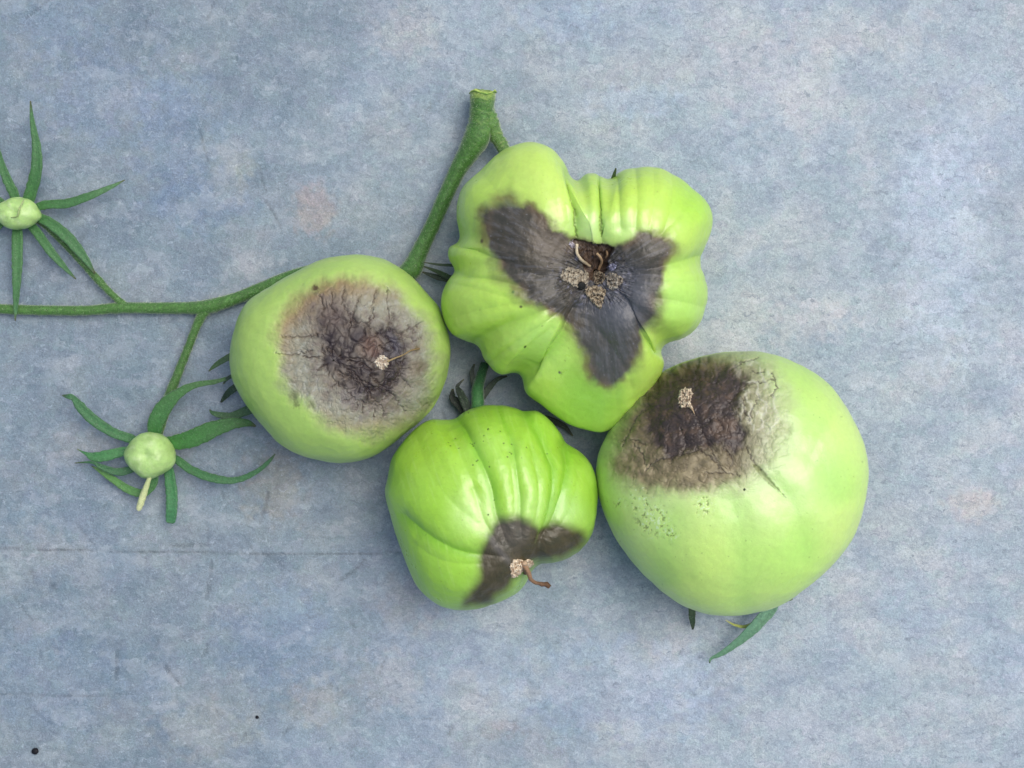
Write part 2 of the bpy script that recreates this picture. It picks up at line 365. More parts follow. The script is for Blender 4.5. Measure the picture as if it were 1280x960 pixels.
def scar_patch(B, poly, height, seed, c1, c2, c3, name="blossom_scar", step=0.5, rugged=1.2):
    P = catmull(poly, 4, True); x0, y0 = P.min(0)-1.5; x1, y1 = P.max(0)+1.5
    xs = np.arange(x0, x1, step); ys = np.arange(y0, y1, step); X, Y = np.meshgrid(xs, ys); x, y = X.ravel(), Y.ravel()
    z0 = B.surf(x, y)
    sd = sdist(x, y, P) + n2(x, y, 1/3.0, 2, seed)*2.4
    nz = n2(x, y, 1/4.2, 4, seed+3, .65); cr = sstep(0.0, 1.1, voro(x + nz*3, y + n2(x, y, 1/4., 2, seed+8)*3, 6.5, seed))
    hh = sstep(0, 2.0, sd) * (0.65 + 0.35*cr) * (0.8 + 1.0*nz*rugged)
    z = z0 + (hh * height - sstep(0.6, -1.0, sd) * 2.5) * S
    t = np.clip(0.5 + nz*1.2, 0, 1)[:, None]
    col = lin(c2)*(1-t) + lin(c1)*t; cc = (cr*sstep(-.4, .2, nz+.15))[:, None]; cc = .35 + .65*cc; col = lin(c3)*(1-cc) + col*cc
    V = np.array([W(a, b_, c) for a, b_, c in zip(x, y, z)]); nx, ny = len(xs), len(ys); I = np.arange(nx*ny).reshape(ny, nx)
    F = np.stack([I[:-1, :-1].ravel(), I[1:, :-1].ravel(), I[1:, 1:].ravel(), I[:-1, 1:].ravel()], 1)
    keep = (sd[F] > -1.2).all(1); F = F[keep]
    used = np.unique(F); mp = np.zeros(len(V), int); mp[used] = np.arange(len(used))
    return mesh_obj(name, V[used], mp[F], M_SCAR, B.root, col=col[used], rough=np.full(len(used), .8))

# ------------------------------------------------------------------ stems, sepals
def strand(name, pts, mat, parent, c_a, c_b=None, flat=1.0, keel=0.0, nseg=8, ring=12, seed=0, rag=0.04, rough=.5, tip=None, twist=0.0, speck=None, hair=0.0):
    """pts: (px, py, height in mm, width in px). flat<1 makes a blade, keel folds it."""
    P = catmull(pts, nseg); n = len(P)
    ctr = np.array([W(p[0], p[1], p[2]*0.001) for p in P]); rad = P[:, 3] * S * 0.5 * 0.97
    t = np.gradient(ctr, axis=0); t /= np.linalg.norm(t, axis=1)[:, None] + 1e-12
    V = []; col = []; ca = lin(c_a); cb = lin(c_b if c_b else c_a); ct = lin(tip) if tip else None
    for i in range(n):
        tw = twist * i/(n-1)
        s = np.cross(t[i], (0, 0, 1)); s /= np.linalg.norm(s) + 1e-9; up = np.cross(s, t[i])
        s, up = s*math.cos(tw) + up*math.sin(tw), up*math.cos(tw) - s*math.sin(tw)
        for j in range(ring):
            a = 2*math.pi*j/ring; cx, cy = math.cos(a), math.sin(a)
            V.append(ctr[i] + s*cx*rad[i] + up*(cy*flat + keel*(abs(cx) - .4))*rad[i])
            f = i/(n-1); c = ca*(1-f) + cb*f
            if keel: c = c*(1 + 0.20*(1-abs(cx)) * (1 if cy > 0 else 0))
            if ct is not None: g = sstep(.86, 1.0, np.array(f)); c = c*(1-g) + ct*g
            col.append(c)
    V = np.array(V); col = np.array(col)
    nz = fbm(V*900 + seed*3.3, 3); dirv = V - np.repeat(ctr, ring, 0)
    V = V + dirv * (nz*rag*4)[:, None]
    V[:, 2] = np.maximum(V[:, 2], 0.00015)
    if speck is not None:
        q = sstep(.18, .4, fbm(V*1900 + 9, 2))[:, None] * .55; col = col*(1-q) + lin(speck)*q
    if name == "main_stem":
        vy = 480 - V[:, 1]/S*(H/(H-V[:, 2])); q = sstep(126, 117, vy + 10*fbm(V*1500, 2))[:, None]*.8; col = col*(1-q) + lin((150, 172, 84))*q
        g_ = sstep(200, 150, vy)*sstep(.0, .4, fbm(V*1100+5, 2)); col = col*(1-.5*g_[:, None]) + lin((110, 140, 70))*.5*g_[:, None]
    F = []
    for i in range(n-1):
        for j in range(ring):
            F.append((i*ring+j, i*ring+(j+1) % ring, (i+1)*ring+(j+1) % ring, (i+1)*ring+j))
    F.append(tuple(range(ring))[::-1]); F.append(tuple((n-1)*ring+j for j in range(ring)))
    o = mesh_obj(name, V, F, mat, parent, col=col, rough=np.full(len(V), rough))
    if hair:
        rr = np.random.default_rng(seed + 11); m = int(hair); HV = []; HF = []
        pick = rr.integers(0, (n-1)*ring, m)
        for q in pick:
            i, j = divmod(int(q), ring); p = V[q] + (V[(i+1)*ring+j] - V[q])*rr.random() + (V[i*ring+(j+1) % ring] - V[q])*rr.random()
            nrm = p - ctr[i]; nrm /= np.linalg.norm(nrm) + 1e-9; dd = nrm + rr.normal(0, .35, 3); dd /= np.linalg.norm(dd)
            if dd[2] < -.5: continue
            sd_ = np.cross(dd, rr.normal(0, 1, 3)); sd_ /= np.linalg.norm(sd_) + 1e-9; l = rr.uniform(1.2, 3.6)*S; w_ = .16*S; k = len(HV)
            s2 = np.cross(dd, sd_); HV += [p - dd*.2*S + sd_*w_, p - dd*.2*S - sd_*w_*.5 + s2*w_*.87, p - dd*.2*S - sd_*w_*.5 - s2*w_*.87, p + dd*l]
            HF += [(k, k+1, k+3), (k+1, k+2, k+3), (k+2, k, k+3)]
        hv = np.array(HV); ho = mesh_obj("fine_hair", hv, HF, M_HAIR, parent, col=np.tile(lin((176, 196, 160)), (len(hv), 1)), rough=np.full(len(hv), .5), smooth=False); ho['kind'] = 'stuff'
    return o

G1 = (50, 98, 46); G2 = (42, 84, 44); G3 = (74, 128, 84)
def sepal(parent, pts, c_a=G1, c_b=G2, flat=.28, keel=.35, tip=(70, 72, 44), name="sepal", **k):
    return strand(name, pts, M_LEAF, parent, c_a, c_b, flat=flat, keel=keel, tip=tip, ring=12, nseg=7, rag=.05, **k)

def mixc(col, mask, c):
    m = np.clip(mask, 0, 1)[:, None]; return col*(1-m) + (lin(c) if isinstance(c, tuple) else c)*m
def furrow(d, x, y, pts, w, depth, p=1.1, fade=0.0):
    D, T = pdist(x, y, catmull(pts, 3), reach=w*4)
    m = np.exp(-(np.sqrt(D*D + .6)/w)**p)
    if fade: m = m * sstep(0, fade, T) * sstep(0, fade, 1-T)
    return d - depth*m, m
def crack_set(x, y, lines, w, jit=1.0, seed=0):
    xx = x + n2(x, y, 1/5, 2, seed)*3*jit; yy = y + n2(x, y, 1/5, 2, seed+5)*3*jit
    out = np.zeros_like(x); 
    for l in lines:
        ww = w*(l[1] if isinstance(l, tuple) else 1); pts = l[0] if isinstance(l, tuple) else l
        D, T = pdist(xx, yy, catmull(pts, 3), reach=9)
        taper = 0.35 + 0.65*np.sin(np.clip(T, 0, 1)*math.pi)**.5
        out = np.maximum(out, np.exp(-(D/(ww*taper+.05))**2))
    return out

# ---- tomato 1: smooth pale fruit on the left, sunken cracked patch
o1, k1 = (270, 300), 3.2
OUT1 = crop(o1, k1, [(530,60),(600,62),(680,80),(745,112),(800,155),(850,210),(890,265),(915,330),(932,400),(936,460),(925,540),(900,610),(860,680),(800,740),(745,785),(700,820),(640,858),(580,885),(500,897),(420,888),(340,865),(270,825),(215,770),(160,710),(110,650),(75,580),(60,510),(62,440),(75,370),(95,300),(130,245),(190,195),(270,150),(350,112),(440,78)])
TAN1 = crop(o1, k1, [(240,340),(262,290),(310,235),(370,185),(450,155),(560,150),(660,165),(740,205),(810,270),(860,330),(885,400),(890,480),(885,560),(872,640),(845,700),(780,750),(700,780),(600,790),(520,780),(450,750),(395,700),(345,650),(290,615),(250,560),(238,480),(234,400)])
DRK1 = crop(o1, k1, [(395,290),(430,262),(490,280),(560,320),(640,350),(700,340),(745,370),(770,420),(770,500),(750,580),(715,630),(650,665),(600,655),(560,620),(510,580),(460,540),(425,480),(415,400)])
CR1 = [crop(o1, k1, l) for l in [
    [(512,178),(500,240)], [(578,212),(552,268),(540,320)], [(645,190),(630,250),(636,300)], [(690,182),(695,260),(705,312)], [(408,210),(430,262)], [(462,200),(450,252)],
    [(260,382),(330,382),(400,375)], [(235,452),(300,456),(330,450),(380,440)], [(340,465),(412,470)],
    [(420,420),(430,500),(470,560),(520,610),(570,650),(630,672),(690,650),(720,620)], [(480,540),(560,560),(620,610),(680,600),(740,560),(766,480),(770,400),(740,370)],
    [(600,330),(650,360),(700,390),(722,440)], [(530,290),(560,315),(620,332)], [(500,500),(560,540),(600,600),(640,650)], [(620,540),(680,600),(722,640)],
    [(645,670),(638,735)], [(670,668),(686,722)], [(600,660),(588,705)], [(722,630),(750,680),(776,706)], [(560,640),(515,652)], [(575,655),(560,690)],
    [(705,330),(720,300),(712,270)], [(745,370),(790,350),(830,330)], [(770,520),(800,520)], [(760,560),(800,600)], [(430,500),(400,520)], [(480,575),(450,600)], [(690,340),(780,380),(820,400)],
    [(505,250),(545,300)], [(625,300),(600,335)], [(455,255),(470,280)], [(780,330),(840,395)], [(660,420),(700,440)], [(520,480),(600,500),(640,560)], [(440,430),(500,470)]]]
def paint1(x, y, top, P):
    n = fbm(P/60 + 3, 4); col = np.tile(lin((164, 196, 96)), (len(x), 1))
    col = mixc(col, sstep(-.4, .5, n)*.5, (172, 200, 102))
    col = mixc(col, sstep(330, 560, y)*.25, (152, 188, 88))
    d = n*2.2 + fbm(P/14, 3)*.25
    for pts, w, dp in [([(330,362),(360,400),(350,450)], 40, 2.5), ([(520,350),(510,380)], 30, 2), ([(400,578),(420,550)], 35, 2.0), ([(310,500),(345,500)], 30, 2)]:
        d, _ = furrow(d, x, y, pts, w, dp, 2)
    wn_ = n2(x, y, 1/22, 4, 4.0)*11
    sd = sdist(x, y, catmull(TAN1, 3, True)) + wn_; sk = sdist(x, y, catmull(DRK1, 3, True)) + n2(x, y, 1/14, 4, 6.)*10 + 3
    tan = sstep(-11, 13, sd)*top; drk = sstep(-7, 9, sk)*top
    # bleached grey tan skin, browner rim at the upper left and lower right
    col = mixc(col, sstep(-20, 4, sd)*top*.5, (160, 178, 108))
    grey = lin((132, 132, 114)); t = n2(x, y, 1/16, 4, 12.)
    tc = np.tile(grey, (len(x), 1)); tc = mixc(tc, sstep(-.1, .5, t)*.6, (132, 122, 96)); tc = mixc(tc, sstep(.0, .45, n2(x, y, 1/8, 3, 2.))*.45, (158, 162, 152))
    tc = mixc(tc, sstep(34, 6, sd)*sstep(490, 380, y+(x-360)*.6)*.85, (134, 112, 72))
    tc = mixc(tc, sstep(60, 0, np.hypot(x-395, y-365))*.5, (120, 98, 62))
    tc = mixc(tc, sstep(30, 8, sd)*sstep(500, 540, y)*.6, (146, 140, 98))
    tc = mixc(tc, sstep(30, 6, sd)*sstep(520, 545, x)*.5, (140, 152, 104))
    tc = mixc(tc, sstep(-32, 2, sk + n2(x, y, 1/10, 3, 61.)*10)*.55, (104, 94, 84)); tc = mixc(tc, sstep(16, 4, np.abs(sk+9))*sstep(-.05, .3, n2(x, y, 1/12, 3, 62.))*.5, (92, 80, 76))
    col = mixc(col, tan, tc)
    dk = np.tile(lin((50, 40, 37)), (len(x), 1)); q = n2(x, y, 1/20, 3, 7.)
    dk = mixc(dk, sstep(.0, .4, q)*.7, (38, 32, 36)); dk = mixc(dk, sstep(.05, .4, -q)*.6, (82, 64, 52))
    dk = mixc(dk, sstep(22, 6, np.hypot(x-466, y-432))*.5, (112, 82, 66)); dk = mixc(dk, sstep(26, 8, np.hypot((x-497)*1.3, y-430))*.45, (70, 70, 82))
    dk = mixc(dk, sstep(22, 4, np.hypot(x-412, y-396))*.4, (80, 66, 60))
    col = mixc(col, drk*(.75+.25*sstep(-.3, .2, q)), dk)
    for bx, by, r, c, a in [(529, 459, 12, (88, 78, 62), .7), (394, 359, 5, (66, 46, 26), .9), (526, 435, 5, (96, 84, 60), .8), (366, 495, 7, (92, 96, 60), .6), (369, 507, 4, (80, 80, 50), .6), (407, 498, 9, (96, 88, 82), .5), (388, 507, 6, (96, 100, 66), .5), (420, 385, 22, (92, 80, 72), .6), (440, 500, 16, (90, 84, 86), .5)]:
        col = mixc(col, sstep(r*1.3, r*.4, np.hypot(x-bx, y-by)+n2(x, y, 1/5, 2, 1.)*5)*a*top, c)
    cr = crack_set(x, y, CR1, 1.1, 1.5, 2)*top
    vn = voro(x + n2(x, y, 1/14, 2, 3)*12, y + n2(x, y, 1/14, 2, 8)*12, 14.5, 3.0); cell = (1 - sstep(0.3, 2.3, vn))*(.5+.5*sstep(-.2, .3, n2(x, y, 1/9, 2, 90.)))*sstep(0, 8, sk)*top*sstep(380, 425, y*.6+x*.4)
    wr = 1 - np.abs(n2(x*1.0, y*1.0, 1/11, 4, 20.))*3.2; wr = np.clip(wr, 0, 1)**3
    d = d - sstep(-16, 36, sd)*8*top - drk*3.0 + tan*n2(x, y, 1/16, 3, 5.)*1.3 + drk*n2(x, y, 1/12, 2, 6.)*1.0
    d = d - wr*tan*(1-drk)*.9 - cr*1.6 - crack_set(x, y, CR1, 4.5, 1.5, 2)*tan*1.1 - cell*1.3 + drk*sstep(0, 7, vn)*1.1
    # paler line along one side of the cracks, colour only
    cl = crack_set(x+1.8, y+1.6, CR1, 1.5, .7, 2)*top; col = mixc(col, cl*.1*(1-drk), (186, 184, 176))
    col = mixc(col, cr*(.35+.5*sstep(-.25, .25, n2(x, y, 1/9, 2, 91.))), (58, 46, 42)); foldl = np.exp(-(crack_set(x, y, CR1, 4.0, .9, 2)-.45)**2/.03)*tan; col = mixc(col, foldl*.16, (96, 86, 78)); col = mixc(col, cell*.75, (36, 28, 30)); col = mixc(col, wr*tan*.14, (88, 80, 74))
    rough = .36 + .22*tan - .08*drk + .05*n
    return d, col, rough
T1 = tomato_body("tomato", "smooth pale green tomato, left of the others, with a sunken cracked grey tan patch", OUT1, (428, 452), 110, paint1, a=.76, b=.98)
scar_patch(T1, [(470,449),(476,443),(483,446),(487,452),(484,459),(478,463),(472,460),(468,455)], 3.2, 2., (214,206,186), (176,160,138), (104,86,72))

# ---- tomato 2: broad ribbed fruit, top right of the cluster
o2, k2 = (540, 160), 2.461
OUT2 = crop(o2, k2, [(238,62),(300,48),(360,62),(405,95),(430,130),(443,154),(470,141),(500,137),(518,141),(540,153),(562,140),(600,125),(650,118),(700,124),(750,147),(800,185),(840,225),(860,275),(853,330),(840,378),(833,405),(832,430),(843,475),(843,540),(820,605),(775,648),(725,668),(712,690),(716,730),(690,790),(640,850),(590,905),(530,934),(480,932),(430,918),(380,890),(320,845),(285,815),(262,772),(210,765),(165,725),(142,678),(100,660),(60,635),(35,590),(28,530),(38,480),(60,440),(47,400),(50,365),(80,338),(72,270),(78,220),(100,175),(150,130),(200,85)])
ROT2 = crop(o2, k2, [(150,245),(200,212),(260,226),(310,245),(360,280),(400,318),(432,350),(470,355),(540,368),(600,345),(650,322),(700,312),(745,345),(750,380),(722,440),(702,520),(704,590),(680,620),(642,640),(645,700),(625,740),(570,790),(540,798),(485,765),(458,705),(442,640),(424,600),(370,570),(310,545),(250,500),(200,440),(165,380),(152,320)])
FUR2 = [([(716,200),(718,235),(721,270),(723,302)], 11, 10), ([(751,205),(751,240),(751,275),(752,304)], 9, 8), ([(766,208),(773,240),(776,285)], 10, 5), ([(793,205),(798,240),(795,285)], 12, 4.5), ([(842,215),(842,255),(832,290)], 13, 3.5),
        ([(558,296),(590,312),(630,330),(680,345)], 14, 7), ([(556,336),(580,342),(620,350),(660,362)], 9, 6), ([(556,352),(590,360),(630,372)], 9, 2), ([(586,434),(620,414),(660,396),(695,385)], 13, 6.5), ([(606,458),(640,432),(672,412),(700,395)], 12, 4.5), ([(560,400),(600,388),(650,380)], 14, 3.0), ([(628,474),(660,440),(690,415)], 10, 2.5),
        ([(700,184),(704,225),(712,280)], 13, 2.5), ([(890,350),(860,352),(830,352)], 11, 2.5), ([(885,385),(855,378),(822,372)], 12, 3), ([(818,205),(820,250),(812,290)], 12, 3.0), ([(868,235),(850,270),(825,295)], 18, 3), ([(690,500),(715,460),(735,420)], 20, 2.5), ([(775,540),(770,490),(760,440)], 20, 3),
        ([(640,475),(665,464),(690,446),(712,420),(728,385)], 14, 18), ([(893,318),(860,326),(820,335),(785,342)], 13, 8), ([(893,332),(865,338),(840,342)], 8, 3), ([(826,440),(808,425),(796,400),(775,370)], 13, 9),
        ([(735,400),(765,440),(785,470),(795,500)], 12, 2.5), ([(705,190),(690,230),(700,280)], 30, 2.5), ([(600,215),(640,260),(690,310)], 30, 3), ([(845,380),(815,370)], 18, 2)]
def paint2(x, y, top, P):
    n = fbm(P/70 + 31, 4); col = np.tile(lin((174, 208, 88)), (len(x), 1)); d = n*2.4 + fbm(P/16, 3)*.3
    col = mixc(col, sstep(-.3, .5, n)*.45, (186, 218, 106))
    for bx, by, r, c, a in [(660, 205, 60, (190, 216, 106), .6), (800, 250, 70, (182, 214, 80), .5), (620, 400, 60, (168, 208, 74), .5), (850, 380, 50, (160, 208, 96), .6), (740, 500, 60, (120, 184, 58), .6), (870, 250, 40, (150, 206, 44), .5),
                            (735, 285, 32, (186, 216, 138), .7), (780, 290, 30, (178, 214, 130), .6), (680, 430, 45, (160, 206, 108), .5), (700, 240, 40, (196, 218, 108), .4)]:
        col = mixc(col, sstep(r*1.3, r*.2, np.hypot(x-bx, y-by))*a*top, c)  # bleached skin by the scar, plus soft highlights painted onto the lobes
    fm = np.zeros_like(x)
    hgt = .35 + .65*sstep(0, 70, P[:, 2])
    for pts, w, dp in FUR2:
        d, m = furrow(d, x, y, pts, w, dp*1.1*hgt); fm = np.maximum(fm, m*min(1, dp/8))
    col = mixc(col, sstep(.35, .95, fm)*.35, (116, 168, 40))
    sd0 = sdist(x, y, catmull(ROT2, 3, True)); sd = sd0 + n2(x, y, 1/26, 4, 14.)*10
    soft = 7 + 12*sstep(0, 60, np.hypot(x-745, y-330)-60)*sstep(-.2, .3, n2(x, y, 1/50, 2, 7.))
    rot = sstep(-soft, soft*.8, sd)*top
    rc = np.tile(lin((64, 56, 56)), (len(x), 1)); t = n2(x, y, 1/26, 4, 3.)
    ang = np.arctan2(y-342, x-742); st = n2(ang*34, np.hypot(x-742, y-342)/16, .5, 4, 4., .65)
    rc = mixc(rc, sstep(-.05, .4, t)*.65, (64, 53, 47)); rc = mixc(rc, sstep(.0, .35, st)*.5, (88, 86, 92)); rc = mixc(rc, sstep(.0, .35, -st)*.5, (40, 37, 39))
    rc = mixc(rc, sstep(20, 2, sd)*sstep(-.2, .3, n2(x, y, 1/30, 2, 6))*.7, (98, 78, 60))
    rc = mixc(rc, sstep(60, 20, np.hypot(x-775, y-372))*.4, (94, 98, 116)); rc = mixc(rc, sstep(50, 15, np.hypot((x-765), (y-440)*.6))*.3, (88, 92, 102))
    rc = mixc(rc, sstep(46, 10, np.hypot((x-690), (y-300)))*.5, (90, 74, 64))
    col = mixc(col, sstep(-18, 0, sd)*top*.35, (140, 160, 80))
    col = mixc(col, rot*.97, rc); col = mixc(col, np.exp(-(sd/4.0)**2)*top*.45*sstep(-.3, .2, n2(x, y, 1/25, 2, 66.)), (98, 78, 48))
    d = d - sstep(-6, 12, sd)*top*1.6 + rot*n2(x, y, 1/9, 3, 67.)*.9
    # corky puckered middle
    r = np.hypot((x-742)/1.15, y-345); ce = sstep(52, 22, r + n2(x, y, 1/12, 3, 9.)*12)*top*rot
    rid = np.abs(n2(ang*24, r/30, .5, 3, 11.)); pucker = np.exp(-(rid/.08)**2)
    d = d - pucker*ce*1.6 + ce*n2(x, y, 1/6, 4, 12., .6)*4.0
    col = mixc(col, pucker*ce*.6, (46, 42, 52)); col = mixc(col, ce*sstep(.1, .5, n2(x, y, 1/5, 3, 16.))*.5, (140, 142, 162))
    pit = catmull(crop((660, 250), 6, [(345,318),(450,330),(520,352),(640,362),(610,430),(575,520),(520,600),(450,560),(420,470),(370,400)]), 3, True)
    sp = sdist(x, y, pit) + n2(x, y, 1/6, 2, 5.)*2; pm = sstep(-1, 3, sp)*top
    d = d - pm*7; col = mixc(col, pm*.9, (74, 56, 40)); col = mixc(col, pm*sstep(.1, .4, n2(x, y, 1/5, 3, 2.))*.7, (34, 26, 22))
    # split seams in the two upper furrows
    sm = crack_set(x, y, [([(718,222),(717,245),(720,262),(719,275),(724,300)], .9), ([(751,222),(752,255),(750,285),(752,303)], .8)], 1.5, .8, 6)*top
    col = mixc(col, sm*.8, (92, 112, 36)); d = d - sm*1.2
    dots = sstep(.46, .56, n2(x, y, 1/5., 2, 44.))*sstep(.0, .3, n2(x, y, 1/60, 2, 45.))*top*(1-rot); col = mixc(col, dots*.5, (96, 120, 50))
    wt = sstep(.47, .55, n2(x, y, 1/3.2, 2, 64.))*rot; col = mixc(col, wt*.35, (140, 144, 152))
    for bx, by, rr_, c in [(656, 438, 2.2, (60, 80, 30)), (650, 385, 2, (90, 100, 50)), (700, 470, 1.6, (84, 90, 70)), (640, 365, 2, (84, 110, 50)), (600, 300, 2, (84, 80, 50))]:
        col = mixc(col, sstep(rr_*1.4, rr_*.5, np.hypot(x-bx, y-by))*top, c)
    rough = .34 + .06*n + rot*.10 + ce*.1
    return d, col, rough
def m2(th):
    def g(c, w): return np.exp(-(np.angle(np.exp(1j*(th-c)))/w)**2)
    return 1 - .74*g(math.radians(-94), .46) - .12*g(math.radians(-60), .3) - .06*g(math.radians(-15), .4) - .06*g(math.radians(95), .35)
def z2(u, th): return -34*np.exp(-(u/.30)**2) - 10*np.exp(-(u/.10)**2)
T2 = tomato_body("tomato", "heavily ribbed green tomato with three dark grey arms of rot meeting at a hole", OUT2, (741, 345), 126, paint2, a=.77, b=.92, mfun=m2, zfun=z2, ntop=300, nth=900)
cs = (660, 250)
scar_patch(T2, crop(cs, 6, [(235,560),(300,500),(370,520),(440,530),(460,600),(430,660),(370,665),(300,630),(250,600)]), 4, 5., (176,168,148), (138,128,110), (74,64,56))
scar_patch(T2, crop(cs, 6, [(585,560),(640,545),(690,570),(720,590),(690,640),(640,680),(600,670),(580,610)]), 5, 6., (166,160,146), (134,124,108), (70,62,56))
scar_patch(T2, crop(cs, 6, [(420,680),(470,640),(540,650),(590,680),(570,730),(545,820),(500,790),(450,740)]), 5, 8., (176,164,140), (134,120,98), (66,56,48))
scar_patch(T2, crop(cs, 6, [(490,560),(530,530),(580,560),(570,610),(520,640),(490,610)]), 5, 9., (150,140,120), (108,94,78), (56,48,42))
scar_patch(T2, crop(cs, 6, [(600,495),(640,475),(670,495),(650,530),(610,530)]), 3.5, 10., (150,152,172), (110,110,130), (60,58,70))
scar_patch(T2, crop(cs, 6, [(305,325),(335,300),(350,350),(340,372)]), 3, 12., (196,190,200), (140,136,140), (70,60,60))
def on(B, pts, dz=1.0):
    z = B.surf([p[0] for p in pts], [p[1] for p in pts]); return [(p[0], p[1], zz*1000 + (p[3] if len(p) > 3 else dz)*.25, p[2]) for p, zz in zip(pts, z)]
strand("dry_style", on(T2, [(721,305,3.4,9),(721,315,3.6,10),(726,324,3.8,9),(732,329,3.6,7),(738,333,2.6,4)]), M_SCAR, T2.root, (190,178,150), (150,134,106), rag=.08, rough=.7)
strand("dry_style", on(T2, [(746,317,3,6),(750,321,3.4,10),(752,328,3.6,7),(748,337,3,3)]), M_SCAR, T2.root, (170,146,112), (120,96,70), rag=.08, rough=.7)
strand("dry_style", on(T2, [(757,322,2.4,3),(759,318,2.4,6),(758,313,2,3)]), M_SCAR, T2.root, (140,116,88), (110,90,66), rag=.08, rough=.7)
strand("scar_hole", on(T2, [(726.5,356.5,9,1),(727,357.5,10,3),(727.3,358,9.5,4.5)]), M_SCAR, T2.root, (36,36,34), (30,32,30), rag=.02, rough=.7)

# ---- tomato 3: large pale fruit on the right
o3, k3 = (720, 420), 2.287
OUT3 = crop(o3, k3, [(480,42),(560,50),(640,85),(710,130),(760,190),(800,260),(825,340),(826,420),(810,500),(780,580),(720,660),(650,722),(580,767),(500,790),(430,796),(350,786),(280,755),(210,700),(150,630),(100,550),(70,480),(58,420),(64,350),(85,290),(115,240),(160,180),(220,120),(290,80),(380,52)])
BRN3 = crop(o3, k3, [(92,350),(105,290),(140,220),(185,155),(240,100),(310,62),(400,45),(490,50),(545,90),(580,150),(596,220),(594,290),(575,345),(540,385),(500,405),(430,428),(360,440),(290,440),(220,446),(160,430),(110,400)])
DRK3 = crop(o3, k3, [(190,230),(198,175),(250,122),(300,92),(360,80),(430,85),(478,108),(478,150),(458,200),(478,260),(486,298),(452,325),(400,312),(350,318),(300,328),(258,342),(230,310),(195,272)])
CR3 = [crop(o3, k3, l) for l in [[(475,135),(500,125),(540,125),(570,120)], [(440,180),(462,150),(490,142)], [(450,150),(455,200),(472,240)], [(490,150),(480,200),(498,232)], [(530,160),(505,205),(500,235)],
    [(325,190),(345,230),(370,290),(410,370),(422,388)], [(345,322),(390,350),(410,380)], [(490,320),(510,360),(532,388)], [(370,240),(400,228),(422,258),(402,275)], [(190,385),(230,352),(300,337),(350,325)],
    [(150,300),(180,330),(190,370)], [(120,300),(160,290),(190,310)], [(440,90),(470,70),(520,60)], [(500,90),(540,100)], [(300,340),(310,300),(290,260)], [(420,320),(450,350),(440,380)], [(200,190),(160,240),(130,310)], [(360,395),(420,390),(470,400)], [(270,120),(330,110),(400,120)], [(470,85),(455,110)],[(560,100),(575,140),(560,170)]]]
